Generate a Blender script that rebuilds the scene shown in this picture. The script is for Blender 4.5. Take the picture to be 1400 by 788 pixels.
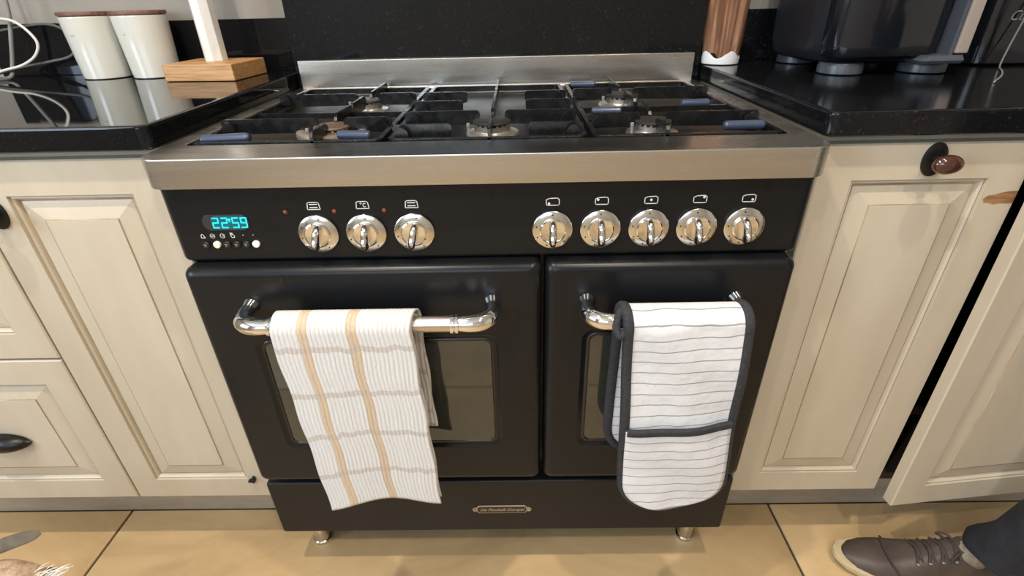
import bpy, bmesh, math, random
from mathutils import Vector, Matrix
random.seed(7)
sc = bpy.context.scene
for o in list(bpy.data.objects): bpy.data.objects.remove(o)
COL = sc.collection
PI = math.pi

# ------------------------------------------------------------------ camera
cam_d = bpy.data.cameras.new('camera'); cam = bpy.data.objects.new('camera', cam_d); COL.objects.link(cam)
cam_d.sensor_fit = 'HORIZONTAL'; cam_d.sensor_width = 36.0; cam_d.lens = 701.2 / 1400 * 36.0
cam_d.clip_start = 0.02
Rv = Vector((0.99978013, 0.00371584, -0.02063699)); Uv = Vector((0.01611042, 0.49383788, 0.86940474)); Fv = Vector((-0.01342189, 0.86954605, -0.49366944))
cam.matrix_world = Matrix(((Rv.x, Uv.x, -Fv.x, 0.04406), (Rv.y, Uv.y, -Fv.y, -0.64726), (Rv.z, Uv.z, -Fv.z, 1.06229), (0, 0, 0, 1)))
sc.camera = cam

# ------------------------------------------------------------------ world, daylight, exposure
w = bpy.data.worlds.new('world'); sc.world = w; w.use_nodes = True
bg = w.node_tree.nodes['Background']; bg.inputs[0].default_value = (0.55, 0.75, 1.0, 1); bg.inputs[1].default_value = 1.0
sc.view_settings.view_transform = 'Standard'; sc.view_settings.look = 'None'
sc.view_settings.gamma = 1.0; sc.view_settings.use_curve_mapping = False
sc.view_settings.exposure = 0.18

def area_light(name, loc, target, sx, sy, power, col):
    d = bpy.data.lights.new(name, 'AREA'); d.shape = 'RECTANGLE'; d.size = sx; d.size_y = sy; d.energy = power; d.color = col
    o = bpy.data.objects.new(name, d); COL.objects.link(o); o.location = loc
    o.rotation_euler = (Vector(target) - Vector(loc)).to_track_quat('-Z', 'Y').to_euler()
    return o
# daylight entering through the two windows of the room (left wall, wall behind the viewer)
area_light('daylight_left_window', (-2.13, -1.40, 1.55), (0, -1.40, 1.55), 1.3, 1.1, 42, (0.74, 0.87, 1.0))
area_light('daylight_front_window', (-0.7, -2.73, 1.75), (-0.7, 0, 1.75), 1.5, 0.9, 20, (0.74, 0.87, 1.0))

# ------------------------------------------------------------------ helpers
def mesh_obj(name, verts, faces, mat, parent=None, smooth=35, uv=None, base=None):
    me = bpy.data.meshes.new(name); me.from_pydata([tuple(v) for v in verts], [], faces); me.update()
    return finish(name, me, mat, parent, smooth, base, uv)
def finish(name, me, mat, parent=None, smooth=35, base=None, uv=None):
    bm = bmesh.new(); bm.from_mesh(me)
    if uv:
        lay = bm.loops.layers.uv.new('UVMap'); bm.verts.ensure_lookup_table()
        for f in bm.faces:
            for l in f.loops: l[lay].uv = uv[l.vert.index]
    bmesh.ops.recalc_face_normals(bm, faces=bm.faces); bm.to_mesh(me); bm.free()
    if smooth:
        me.polygons.foreach_set('use_smooth', [True] * len(me.polygons))
        if smooth < 180: me.set_sharp_from_angle(angle=math.radians(smooth))
    if mat: me.materials.append(mat)
    o = bpy.data.objects.new(name, me); COL.objects.link(o)
    if smooth and smooth < 180:
        wn = o.modifiers.new('weighted', 'WEIGHTED_NORMAL'); wn.keep_sharp = True; wn.weight = 80
    if parent: attach(o, parent)
    return o
def attach(o, parent):
    o.parent = parent
    b = parent.get('_b')
    if b is not None: o.location = (-b[0], -b[1], -b[2])
def thing(name, label, cat, base=(0, 0, 0), group=None):
    o = bpy.data.objects.new(name, None); COL.objects.link(o); o.location = base; o.empty_display_size = .05
    o['_b'] = list(base); o['label'] = label; o['category'] = cat
    if group: o['group'] = group
    return o
def tag(o, label, cat, group=None):
    o['label'] = label; o['category'] = cat
    if group: o['group'] = group
    return o
def struct(o, label=None, cat=None):
    o['kind'] = 'structure'
    if label: o['label'] = label
    if cat: o['category'] = cat
    return o
class MB:
    def __init__(s): s.v = []; s.f = []
    def add(s, v, f):
        n = len(s.v); s.v += [tuple(q) for q in v]; s.f += [tuple(i + n for i in t) for t in f]; return s
    def box(s, x0, x1, y0, y1, z0, z1):
        return s.add([(x0,y0,z0),(x1,y0,z0),(x1,y1,z0),(x0,y1,z0),(x0,y0,z1),(x1,y0,z1),(x1,y1,z1),(x0,y1,z1)],
                     [(0,3,2,1),(4,5,6,7),(0,1,5,4),(1,2,6,5),(2,3,7,6),(3,0,4,7)])
    def rings(s, rs, cap0=True, cap1=True, closed=True):
        n = len(rs[0]); v = [p for r in rs for p in r]; f = []
        for i in range(len(rs) - 1):
            for j in range(n if closed else n - 1):
                k = (j + 1) % n; f.append((i*n+j, i*n+k, (i+1)*n+k, (i+1)*n+j))
        if cap0: f.append(tuple(range(n))[::-1])
        if cap1: f.append(tuple((len(rs)-1)*n + j for j in range(n)))
        return s.add(v, f)
    def lathe(s, prof, c, axis='z', n=32, cap0=True, cap1=True):
        rs = []
        for r, h in prof:
            ring = []
            for j in range(n):
                a = 2*PI*j/n; ca, sa = r*math.cos(a), r*math.sin(a)
                ring.append({'z': (c[0]+ca, c[1]+sa, c[2]+h), 'y': (c[0]+ca, c[1]+h, c[2]+sa), 'x': (c[0]+h, c[1]+ca, c[2]+sa)}[axis])
            rs.append(ring)
        return s.rings(rs, cap0, cap1)
    def tube(s, pts, rad, n=12):
        pts = [Vector(p) for p in pts]; rs = []
        up = None
        for i, p in enumerate(pts):
            t = (pts[min(i+1, len(pts)-1)] - pts[max(i-1, 0)]).normalized()
            if up is None: up = t.orthogonal().normalized()
            up = (up - t*up.dot(t)).normalized(); b = t.cross(up)
            r = rad[i] if isinstance(rad, (list, tuple)) else rad
            rs.append([p + (up*math.cos(2*PI*j/n) + b*math.sin(2*PI*j/n))*r for j in range(n)])
        return s.rings(rs)
    def obj(s, name, mat, parent=None, smooth=35, bevel=0, seg=2, uv=None):
        me = bpy.data.meshes.new(name); me.from_pydata(s.v, [], s.f); me.update()
        if bevel:
            bm = bmesh.new(); bm.from_mesh(me); bmesh.ops.recalc_face_normals(bm, faces=bm.faces)
            es = [e for e in bm.edges if len(e.link_faces) == 2 and e.calc_face_angle(0) > .6]
            bmesh.ops.bevel(bm, geom=es, offset=bevel, segments=seg, profile=.5, affect='EDGES', clamp_overlap=True)
            bm.to_mesh(me); bm.free()
        return finish(name, me, mat, parent, smooth, uv=uv)
def bx(name, x0, x1, y0, y1, z0, z1, mat, parent=None, bevel=.002, seg=2):
    return MB().box(x0, x1, y0, y1, z0, z1).obj(name, mat, parent, bevel=bevel, seg=seg)
def rrect(x0, x1, y0, y1, r, n=6):
    """rounded rectangle, r = (r_x0y0, r_x1y0, r_x1y1, r_x0y1) or one radius"""
    if not isinstance(r, (tuple, list)): r = (r,)*4
    out = []
    for (cx, cy, a0, rr) in ((x0+r[0], y0+r[0], PI, r[0]), (x1-r[1], y0+r[1], 1.5*PI, r[1]), (x1-r[2], y1-r[2], 0, r[2]), (x0+r[3], y1-r[3], .5*PI, r[3])):
        for i in range(n + 1):
            a = a0 + .5*PI*i/n; out.append((cx + rr*math.cos(a), cy + rr*math.sin(a)))
    return out
def smoothpts(pts, n=8):
    """Catmull-Rom through the points"""
    P = [Vector(p) for p in pts]; P = [2*P[0]-P[1]] + P + [2*P[-1]-P[-2]]; out = []
    for i in range(1, len(P)-2):
        for k in range(n):
            t = k/n; a, b, c, d = P[i-1], P[i], P[i+1], P[i+2]
            out.append(.5*((2*b) + (c-a)*t + (2*a-5*b+4*c-d)*t*t + (3*b-a-3*c+d)*t*t*t))
    out.append(P[-2]); return out

# ------------------------------------------------------------------ materials
def mat(name, col, rough=.5, metal=0, spec=None, coat=0, emit=None, es=0, trans=0, ior=None, alpha=None):
    m = bpy.data.materials.new(name); m.use_nodes = True
    b = m.node_tree.nodes['Principled BSDF']
    b.inputs['Base Color'].default_value = (*col, 1); b.inputs['Roughness'].default_value = rough; b.inputs['Metallic'].default_value = metal
    if spec is not None: b.inputs['Specular IOR Level'].default_value = spec
    if coat: b.inputs['Coat Weight'].default_value = coat; b.inputs['Coat Roughness'].default_value = .06
    if emit: b.inputs['Emission Color'].default_value = (*emit, 1); b.inputs['Emission Strength'].default_value = es
    if trans: b.inputs['Transmission Weight'].default_value = trans
    if ior: b.inputs['IOR'].default_value = ior
    return m
def nd(m, t, **kw):
    n = m.node_tree.nodes.new(t)
    for k, v in kw.items(): setattr(n, k, v)
    return n
def lk(m, a, b): m.node_tree.links.new(a, b)
def P(m): return m.node_tree.nodes['Principled BSDF']
def noise_ramp(m, stops, scale=(1, 1, 1), nscale=5, detail=4, rough=.6, target='Base Color', dist=0, coord='Object'):
    tc = nd(m, 'ShaderNodeTexCoord'); mp = nd(m, 'ShaderNodeMapping'); mp.inputs['Scale'].default_value = scale
    ns = nd(m, 'ShaderNodeTexNoise'); ns.inputs['Scale'].default_value = nscale; ns.inputs['Detail'].default_value = detail; ns.inputs['Roughness'].default_value = rough; ns.inputs['Distortion'].default_value = dist
    rp = nd(m, 'ShaderNodeValToRGB')
    lk(m, tc.outputs[coord], mp.inputs[0]); lk(m, mp.outputs[0], ns.inputs['Vector']); lk(m, ns.outputs[0], rp.inputs[0])
    el = rp.color_ramp.elements
    while len(el) < len(stops): el.new(.5)
    for e, (p, c) in zip(el, stops): e.position = p; e.color = (*c, 1) if len(c) == 3 else (c[0],)*3 + (1,)
    if target: lk(m, rp.outputs[0], P(m).inputs[target])
    return ns, rp
def bump(m, src, strength=.2, dist=.002):
    b = nd(m, 'ShaderNodeBump'); b.inputs['Strength'].default_value = strength; b.inputs['Distance'].default_value = dist
    lk(m, src, b.inputs['Height']); lk(m, b.outputs[0], P(m).inputs['Normal'])

M = {}
M['cream'] = mat('cream_paint', (.6, .5, .35), .42)
ns, _ = noise_ramp(M['cream'], [(.25, (.43, .368, .275)), (.52, (.485, .422, .325)), (.8, (.535, .475, .378))], (5, 5, 1.1), 1.7, 5, .62)
bump(M['cream'], ns.outputs[0], .06, .002)
M['glaze'] = mat('brown_glaze', (.36, .255, .15), .5)
noise_ramp(M['glaze'], [(.35, (.27, .18, .10)), (.7, (.5, .40, .27))], (6, 6, 2), 3, 4)
M['toe'] = mat('toe_kick_paint', (.36, .30, .23), .55)
noise_ramp(M['toe'], [(.35, (.30, .25, .19)), (.7, (.42, .36, .28))], (2, 2, 6), 3, 4)
M['rawwood'] = mat('exposed_wood', (.27, .13, .055), .6)
noise_ramp(M['rawwood'], [(.35, (.17, .075, .03)), (.7, (.36, .19, .085))], (4, 4, 30), 6, 4)
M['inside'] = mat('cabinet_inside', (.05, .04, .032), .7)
def granite(name, rough, amt, sc_=330, spec=.27):
    m = mat(name, (.008, .009, .011), rough)
    ns, rp = noise_ramp(m, [(.50, (.0045, .005, .0062)), (.62, (.010*amt, .011*amt, .012*amt)), (.74, (.060*amt, .060*amt, .060*amt))], (1, 1, 1), sc_, 3, .75)
    P(m).inputs['Specular IOR Level'].default_value = spec
    return m
M['granite'] = granite('polished_black_granite', .035, .55)
M['granite_r'] = granite('worn_black_granite', .13, .65, 150)
M['granite_b'] = granite('splashback_black_granite', .07, .5, 150)
def steel(name, col, rough, sx=(2, 12, 30)):
    m = mat(name, col, rough, 1)
    noise_ramp(m, [(.3, (rough*.9,)), (.7, (rough*1.12,))], sx, 2.0, 2, .5, 'Roughness')
    P(m).inputs['Anisotropic'].default_value = .45
    return m
M['steel'] = steel('brushed_steel', (.62, .585, .53), .27)
M['tray'] = steel('stained_steel_tray', (.075, .066, .058), .42, (9, 9, 9))
M['satin'] = steel('satin_nickel', (.62, .55, .50), .32, (3, 90, 90))
M['chrome'] = mat('chrome', (.80, .79, .77), .06, 1)
M['chrome_dull'] = mat('worn_chrome', (.66, .64, .60), .16, 1)
noise_ramp(M['chrome_dull'], [(.35, (.10,)), (.7, (.26,))], (1, 1, 1), 120, 3, .6, 'Roughness')
M['enamel'] = mat('black_satin_enamel', (.0065, .0072, .0086), .3, spec=.27)
noise_ramp(M['enamel'], [(.35, (.26,)), (.7, (.34,))], (1, 1, 1), 9, 4, .6, 'Roughness')
M['drawer_blk'] = mat('charcoal_enamel', (.0120, .0112, .0110), .42, spec=.24)
M['iron'] = mat('black_cast_enamel', (.007, .007, .0075), .24)
ns, _ = noise_ramp(M['iron'], [(.35, (.16,)), (.7, (.38,))], (1, 1, 1), 60, 4, .6, 'Roughness'); bump(M['iron'], ns.outputs[0], .12, .001)
M['lug'] = mat('painted_blue_sheen', (.040, .055, .095), .25)  # bluish daylight reflection on the black lugs, put into their base colour
M['cap'] = mat('burner_cap_enamel', (.022, .02, .019), .4)
M['capbrown'] = mat('scorched_cap', (.10, .065, .05), .42)
M['brass'] = mat('stained_burner_alloy', (.46, .38, .30), .42, .75)
M['alloy'] = mat('burner_alloy', (.58, .54, .48), .3, .9)
M['ovenglass'] = mat('oven_glass', (.03, .031, .024), .045, spec=.9)
M['rubber'] = mat('black_seal', (.008, .008, .008), .3)
M['print'] = mat('white_print', (.72, .72, .70), .5)
M['lcdbg'] = mat('display_window', (.035, .033, .038), .12)
M['lcd'] = mat('cyan_digits', (.0, .25, .3), .4, emit=(.02, .82, .95), es=1.35)
M['lcdglow'] = mat('lit_segment_field', (.0, .05, .06), .3, emit=(.0, .16, .20), es=.5)
M['red'] = mat('amber_lamp', (.20, .05, .025), .25)
M['btn_w'] = mat('ivory_button', (.78, .72, .58), .35); M['btn_w2'] = mat('white_button', (.82, .82, .80), .35); M['btn_k'] = mat('black_button', (.012, .012, .012), .25)
M['badge'] = mat('badge_bronze', (.42, .35, .26), .38, .7); M['badge_bg'] = mat('badge_ground', (.012, .009, .007), .4)
M['ceramic'] = mat('white_ceramic', (.62, .61, .55), .13, coat=.4)
M['lidwood'] = mat('dark_lid_wood', (.17, .075, .05), .5)
noise_ramp(M['lidwood'], [(.35, (.10, .045, .03)), (.7, (.23, .11, .075))], (4, 30, 4), 6, 4)
M['oak'] = mat('oak_block', (.48, .27, .11), .45)
ns, _ = noise_ramp(M['oak'], [(.3, (.33, .165, .06)), (.55, (.50, .28, .115)), (.75, (.60, .36, .17))], (3, 24, 60), 4, 5, .6); bump(M['oak'], ns.outputs[0], .1, .001)
M['marble'] = mat('white_post', (.70, .68, .63), .3)
noise_ramp(M['marble'], [(.3, (.60, .58, .54)), (.6, (.74, .72, .68))], (1, 1, .4), 22, 5, .65)
M['cable_g'] = mat('grey_cable', (.22, .21, .20), .45); M['cable_w'] = mat('white_cable', (.62, .60, .55), .4); M['cable_k'] = mat('dark_cable', (.08, .078, .078), .45)
M['copper'] = mat('brown_film', (.30, .145, .075), .13, .35, coat=.8)
noise_ramp(M['copper'], [(.3, (.15, .06, .03)), (.5, (.30, .15, .085)), (.75, (.50, .31, .20))], (14, 14, 1.2), 3, 4, .6)
M['paper'] = mat('white_base_paper', (.68, .69, .72), .6)
M['fryer'] = mat('black_plastic', (.013, .014, .019), .33); M['fryer_gloss'] = mat('gloss_black', (.006, .007, .010), .09)
M['fryer_grey'] = mat('slate_plastic', (.055, .062, .078), .35); M['taupe'] = mat('taupe_plastic', (.30, .25, .215), .5)
M['knobwood'] = mat('brown_ceramic_knob', (.050, .016, .010), .12, coat=.6); M['knobiron'] = mat('antique_iron', (.018, .018, .017), .35, .6)
M['white_wall'] = mat('wall_paint', (.60, .555, .49), .8)
noise_ramp(M['white_wall'], [(.3, (.52, .495, .46)), (.7, (.58, .555, .52))], (1, 1, 1), 3, 4)
M['left_wall'] = mat('taupe_wall_paint', (.30, .28, .26), .8)
M['greige'] = mat('greige_plaster', (.40, .355, .30), .8)
ns, _ = noise_ramp(M['greige'], [(.3, (.27, .245, .215)), (.7, (.31, .285, .25))], (1, 1, 1), 6, 5); bump(M['greige'], ns.outputs[0], .1, .002)
M['ceil'] = mat('ceiling_paint', (.74, .71, .66), .85)
M['tile'] = mat('tan_floor_tile', (.40, .26, .12), .38)
ns, _ = noise_ramp(M['tile'], [(.25, (.38, .26, .135)), (.45, (.48, .335, .175)), (.6, (.57, .405, .215)), (.8, (.66, .49, .28))], (1, 1.4, 1), 2.6, 9, .66, dist=.8); bump(M['tile'], ns.outputs[0], .05, .002)
M['grout'] = mat('dark_grout', (.05, .035, .02), .8)
M['glass'] = mat('window_glass', (.9, .95, 1), .02, trans=1, ior=1.1); M['frame'] = mat('window_frame_white', (.75, .74, .72), .5)
M['lampglow'] = mat('downlight_lens', (.9, .85, .75), .5, emit=(1, .86, .66), es=6); M['lampring'] = mat('downlight_ring', (.7, .7, .7), .3, .8)
M['binding'] = mat('charcoal_binding', (.020, .020, .025), .85)
ns, _ = noise_ramp(M['binding'], [(.35, (.014, .014, .018)), (.7, (.033, .033, .040))], (1, 1, 1), 260, 3); bump(M['binding'], ns.outputs[0], .5, .002)
M['denim'] = mat('navy_trousers', (.010, .012, .019), .85)
ns, _ = noise_ramp(M['denim'], [(.35, (.007, .008, .013)), (.7, (.016, .019, .028))], (1, 1, 1), 30, 5); bump(M['denim'], ns.outputs[0], .5, .01)
M['leather'] = mat('dark_brown_leather', (.060, .043, .036), .5)
ns, _ = noise_ramp(M['leather'], [(.3, (.038, .027, .023)), (.7, (.088, .065, .055))], (1, 1, 1), 22, 6); bump(M['leather'], ns.outputs[0], .25, .003)
M['sole'] = mat('cream_sole', (.50, .40, .24), .6); M['sock'] = mat('grey_sock', (.34, .28, .22), .9); M['lace'] = mat('lace_brown', (.045, .033, .03), .8)
ns, _ = noise_ramp(M['sock'], [(.35, (.21, .175, .14)), (.7, (.31, .26, .21))], (1, 1, 1), 120, 3); bump(M['sock'], ns.outputs[0], .6, .003)
M['skin'] = mat('skin', (.50, .30, .20), .55); M['shirt'] = mat('grey_shirt', (.12, .13, .15), .9); M['hair'] = mat('brown_hair', (.05, .03, .018), .6)
M['fur'] = mat('tan_fur', (.46, .31, .20), .85)
ns, _ = noise_ramp(M['fur'], [(.3, (.20, .13, .085)), (.5, (.46, .32, .21)), (.75, (.66, .52, .40))], (1, 1, 1), 55, 6, .7); bump(M['fur'], ns.outputs[0], .8, .006)
M['fur_d'] = mat('dark_ear_fur', (.16, .115, .075), .8)
noise_ramp(M['fur_d'], [(.3, (.07, .055, .038)), (.7, (.14, .11, .075))], (1, 1, 1), 40, 4)
M['fur_w'] = mat('white_fur', (.78, .74, .68), .8); M['nose'] = mat('black_nose', (.008, .008, .008), .25)

# ------------------------------------------------------------------ room
X0, X1, YF, YB, H = -2.2, 2.2, -2.8, .675, 2.55
fl = struct(bx('floor', X0-.1, X1+.1, YF-.1, YB+.1, -.06, -.004, M['grout'], bevel=0), 'tan stone-look tiled kitchen floor', 'floor')
tile_me = None
TW, TD = 1.5275, .765
for i in range(-2, 2):
    for j in range(-4, 1):
        tx, ty = -.899 + i*TW, -.60 + j*TD
        x0, x1 = max(tx, X0) + .003, min(tx + TW, X1) - .003; y0, y1 = max(ty, YF) + .003, min(ty + TD, YB) - .003
        if i in (-1, 0) and -3 < j <= 0:
            if tile_me is None:
                t0 = MB().box(.003, TW-.003, .003, TD-.003, -.012, 0).obj('floor_tile', M['tile'], None, bevel=.0015)
                tile_me = t0.data
            else:
                t0 = bpy.data.objects.new('floor_tile', tile_me); COL.objects.link(t0)
            t0.location = (tx, ty, 0); t0.parent = fl
        elif x1 - x0 > .05 and y1 - y0 > .05:
            t0 = MB().box(x0, x1, y0, y1, -.012, 0).obj('floor_tile', M['tile'], fl, bevel=.0015)
# last row under the cabinets
for i in range(-2, 2):
    tx = -.899 + i*TW; x0, x1 = max(tx, X0) + .003, min(tx + TW, X1) - .003
    MB().box(x0, x1, .168, YB-.003, -.012, 0).obj('floor_tile', M['tile'], fl, bevel=.0015)
struct(bx('wall_back', X0-.1, X1+.1, YB, YB+.1, 0, H, M['greige'], bevel=0), 'greige plaster wall behind the cooker', 'wall')
struct(bx('wall_right', X1, X1+.1, YF, YB, 0, H, M['white_wall'], bevel=0), 'pale wall on the right', 'wall')
struct(bx('ceiling', X0-.1, X1+.1, YF-.1, YB+.1, H, H+.1, M['ceil'], bevel=0), 'white ceiling', 'ceiling')
def wall_hole(name, axis, pos, a0, a1, h0, h1, h2, h3, b0, b1):
    m = MB()
    if axis == 'x':
        m.box(pos[0], pos[1], a0, b0, 0, H); m.box(pos[0], pos[1], b1, a1, 0, H); m.box(pos[0], pos[1], b0, b1, 0, h1); m.box(pos[0], pos[1], b0, b1, h2, H)
    else:
        m.box(a0, b0, pos[0], pos[1], 0, H); m.box(b1, a1, pos[0], pos[1], 0, H); m.box(b0, b1, pos[0], pos[1], 0, h1); m.box(b0, b1, pos[0], pos[1], h2, H)
    return struct(m.obj(name, M['left_wall'] if axis == 'x' else M['white_wall'], None, 0), 'taupe wall with a window' if axis == 'x' else 'pale wall with a high window', 'wall')
wall_hole('wall_left', 'x', (X0-.1, X0), YF, YB, 0, 1.0, 2.1, 0, -2.05, -.75)
wall_hole('wall_front', 'y', (YF-.1, YF), X0-.1, X1+.1, 0, 1.3, 2.2, 0, -1.45, .05)
def window(name, axis, p, b0, b1, h0, h1):
    t = thing(name, 'white framed window in the wall', 'window', (0, 0, 0)); t['kind'] = 'structure'
    m = MB(); q = MB(); th = .04; mid = (b0+b1)/2
    def add(mb, u0, u1, z0, z1, d0, d1):
        if axis == 'x': mb.box(p+d0, p+d1, u0, u1, z0, z1)
        else: mb.box(u0, u1, p+d0, p+d1, z0, z1)
    for a in ((b0, b0+th, h0, h1), (b1-th, b1, h0, h1), (mid-th/2, mid+th/2, h0, h1), (b0, b1, h0, h0+th), (b0, b1, h1-th, h1)): add(m, *a, -.06, -.02)
    m.obj('window_frame', M['frame'], t)
    add(q, b0+th, mid-th/2, h0+th, h1-th, -.045, -.04); q.obj('pane', M['glass'], t)
    q = MB(); add(q, mid+th/2, b1-th, h0+th, h1-th, -.045, -.04); q.obj('pane', M['glass'], t)
window('window_1', 'x', X0, -2.05, -.75, 1.0, 2.1)
window('window_2', 'y', YF, -1.45, .05, 1.3, 2.2)

def downlight(x, y, power, size, label, col=(1, .89, .75)):
    t = thing('ceiling_downlight', label, 'light', (x, y, H), 'recessed ceiling downlights')
    MB().lathe([(.058, 0), (.058, -.006), (.048, -.008), (.045, 0)], (x, y, H), n=24, cap0=False, cap1=False).obj('ring', M['lampring'], t)
    MB().lathe([(.045, -.001), (.045, -.003)], (x, y, H), n=24).obj('lens', M['lampglow'], t)
    d = bpy.data.lights.new('downlight_beam', 'AREA'); d.shape = 'DISK'; d.size = size; d.energy = power; d.color = col
    o = bpy.data.objects.new('downlight_beam', d); COL.objects.link(o); o.location = (0, 0, -.02); o.parent = t
downlight(.62, -1.30, 13, .07, 'recessed ceiling lamp on the right, away from the cooker')
downlight(-.75, -1.25, 12, .07, 'recessed ceiling lamp on the left, away from the cooker')
downlight(-.55, -.46, 22, .07, 'recessed ceiling lamp above the left of the cooker')
downlight(.45, -.46, 15, .07, 'recessed ceiling lamp above the right of the cooker')

# ------------------------------------------------------------------ granite: splashback, upstands, worktops
ZC = .9225
tag(bx('splashback_panel', -.452, .457, .602, .674, .86, 1.75, M['granite_b'], bevel=.002), 'tall black granite splashback panel behind the cooker', 'splashback')
tag(bx('granite_upstand', -1.17, -.454, .655, .674, ZC, 1.032, M['granite'], bevel=.0015), 'low polished black granite upstand behind the canisters', 'upstand')
tag(bx('granite_upstand', .459, 1.26, .655, .674, ZC, 1.028, M['granite_r'], bevel=.0015), 'low black granite upstand behind the air fryer', 'upstand')
def worktop(x0, x1, m, label, rr):
    o = MB()
    def ring(g, z): return [(a, b, z) for a, b in rrect(x0+g, x1-g, .054+g, .674-g, (rr[0], rr[1], .001, .001), 6)]
    o.rings([ring(.002, .889), ring(0, .891), ring(0, ZC-.005), ring(.0015, ZC-.0015), ring(.005, ZC)])
    return tag(o.obj('worktop', m, None, 40), label, 'worktop')
worktop(-1.17, -.4545, M['granite'], 'polished black granite worktop left of the cooker, under the canisters', (.001, .014))
worktop(.460, 1.26, M['granite_r'], 'speckled black granite worktop right of the cooker, under the air fryer', (.014, .001))

# ------------------------------------------------------------------ cabinets
YD = .069
def rect_ring(x0, x1, z0, z1, y): return [(x0, y, z0), (x1, y, z0), (x1, y, z1), (x0, y, z1)]
def panel_front(name, x0, x1, z0, z1, parent, y=YD, fw=.052, th=.021, chip=None):
    """framed raised-panel front: frame, brown glazed bead, raised panel (front face at y)"""
    m = MB(); gx0, gx1, gz0, gz1 = x0+fw, x1-fw, z0+fw, z1-fw
    def r(d, yy): return rect_ring(x0+d, x1-d, z0+d, z1-d, yy)
    m.rings([r(0, y+th), r(0, y+.002), r(.002, y), r(fw, y), r(fw+.0015, y+.006), r(fw+.0015, y+th)], True, True)
    d = m.obj(name, M['cream'], parent, 25)
    def g(dd, yy): return rect_ring(gx0+dd, gx1-dd, gz0+dd, gz1-dd, yy)
    MB().rings([g(.0012, y+.010), g(.0012, y+.0045), g(.004, y+.0025), g(.0065, y+.0050), g(.0075, y+.0085), g(.0078, y+.0105)], False, False).obj('bead_moulding', M['cream'], d, 25)
    MB().rings([g(.0070, y+.0102), g(.0120, y+.0102)], False, False).obj('glazed_groove', M['glaze'], d, 25)
    MB().rings([g(.0100, y+.0108), g(.0105, y+.0088), g(.0135, y+.0078), g(.0385, y+.0030), g(.0395, y+.0016), g(.0410, y+.0012)], False, True).obj('raised_panel', M['cream'], d, 15)
    e = .0392; MB().rings([g(e-.0012, y+.0028), g(e-.0002, y+.0013)], False, False).obj('glazed_line', M['glaze'], d, 15)
    return d
def round_knob(x, z, parent, y=YD):
    d = MB(); rs = []
    for s, yy in ((.55, 0), (1, -.0006), (1, -.003), (.75, -.005), (.35, -.0055)):
        rs.append([(x + .0165*s*math.cos(a), y + yy, z + .024*s*math.sin(a)) for a in [2*PI*i/24 for i in range(24)]])
    k = d.rings(rs).obj('knob', M['knobiron'], parent)
    q = MB(); q.lathe([(.006, 0), (.0055, -.014), (.009, -.0165)], (x, y-.004, z), 'y', 16); q.obj('stem', M['knobiron'], k)
    g = MB(); rs = []
    for i in range(13):
        a = -PI/2 + PI*i/12; s = max(math.cos(a), .02)
        rs.append([(x + .0205*s*math.cos(b), y - .028 - .011*math.sin(a), z + .0135*s*math.sin(b)) for b in [2*PI*j/24 for j in range(24)]])
    g.rings(rs).obj('grip', M['knobwood'], k, 180)
    return k
# left cabinet with one door
def carcass(x0, x1, t, opening=False):
    m = MB(); y0 = YD + .0225
    if opening:
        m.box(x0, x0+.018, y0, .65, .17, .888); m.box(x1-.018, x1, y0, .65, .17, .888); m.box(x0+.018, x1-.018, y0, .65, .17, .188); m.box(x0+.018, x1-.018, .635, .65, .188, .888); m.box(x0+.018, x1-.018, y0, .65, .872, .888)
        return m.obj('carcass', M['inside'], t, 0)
    m.box(x0, x1, y0, .65, .17, .888)
    return m.obj('carcass', M['cream'], t, bevel=.001)
LB = (-.61, .3, .1655)
cl = thing('base_cabinet', 'cream base cabinet with one tall raised-panel door, left of the cooker', 'cabinet', (-.61, .3, .16))
carcass(-.758, -.4625, cl)
ld = panel_front('door', -.757, -.4645, .1655, .8755, cl); ld['label'] = 'cream raised-panel door with a dark knob'
round_knob(-.7315, .797, ld)
hg = MB().box(-.512, -.4995, YD-.008, YD, .214, .2185); hg.box(-.5035, -.4985, YD-.009, YD, .2135, .226); hg.obj('hinge', M['knobiron'], ld, bevel=.001)
# left drawer unit
du = thing('drawer_unit', 'cream drawer unit with deep raised-panel drawers at the far left', 'cabinet', (-.96, .3, .16))
carcass(-1.155, -.7595, du)
dr1 = panel_front('drawer', -1.154, -.761, .1655, .524, du); dr2 = panel_front('drawer', -1.154, -.761, .528, .8755, du)
def cup_pull(xc, zc, parent):
    rs = []; n = 17
    for i in range(n):
        u = -1 + 2*i/(n-1); h = max(1 - abs(u)**2.2, 0)**.6
        x = xc + u*.052; ring = []
        for k in range(9):
            a = PI*k/8
            ring.append((x, YD - .001 - .026*h*math.sin(a)**.8, zc + .004 + (.019*h)*math.cos(a) - .004*(1-h)))
        rs.append(ring)
    c = MB().rings(rs, False, False, False).obj('cup_pull', M['knobiron'], parent, 180)
    s = c.modifiers.new('solid', 'SOLIDIFY'); s.thickness = .002
    return c
cup_pull(-.9575, .329, dr1); cup_pull(-.9575, .70, dr2)
# right cabinet with one door
cr = thing('base_cabinet', 'cream base cabinet with chipped tall door and brown knob, right of the cooker', 'cabinet', (.62, .3, .16))
carcass(.4685, .7675, cr)
rd = panel_front('door', .4705, .7695, .1655, .8755, cr); rd['label'] = 'cream raised-panel door with a brown oval knob and chipped paint'
round_knob(.6275, .8525, rd)
cp = [(.7215, .792), (.727, .7975), (.736, .7985), (.745, .8015), (.755, .8035), (.7670, .804), (.7670, .7855), (.758, .7845), (.748, .7855), (.740, .7835), (.732, .7865), (.7255, .7865)]
MB().add([(x, YD-.0004, z) for x, z in cp], [tuple(range(len(cp)))]).obj('chipped_patch', M['rawwood'], rd, 0)
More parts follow.
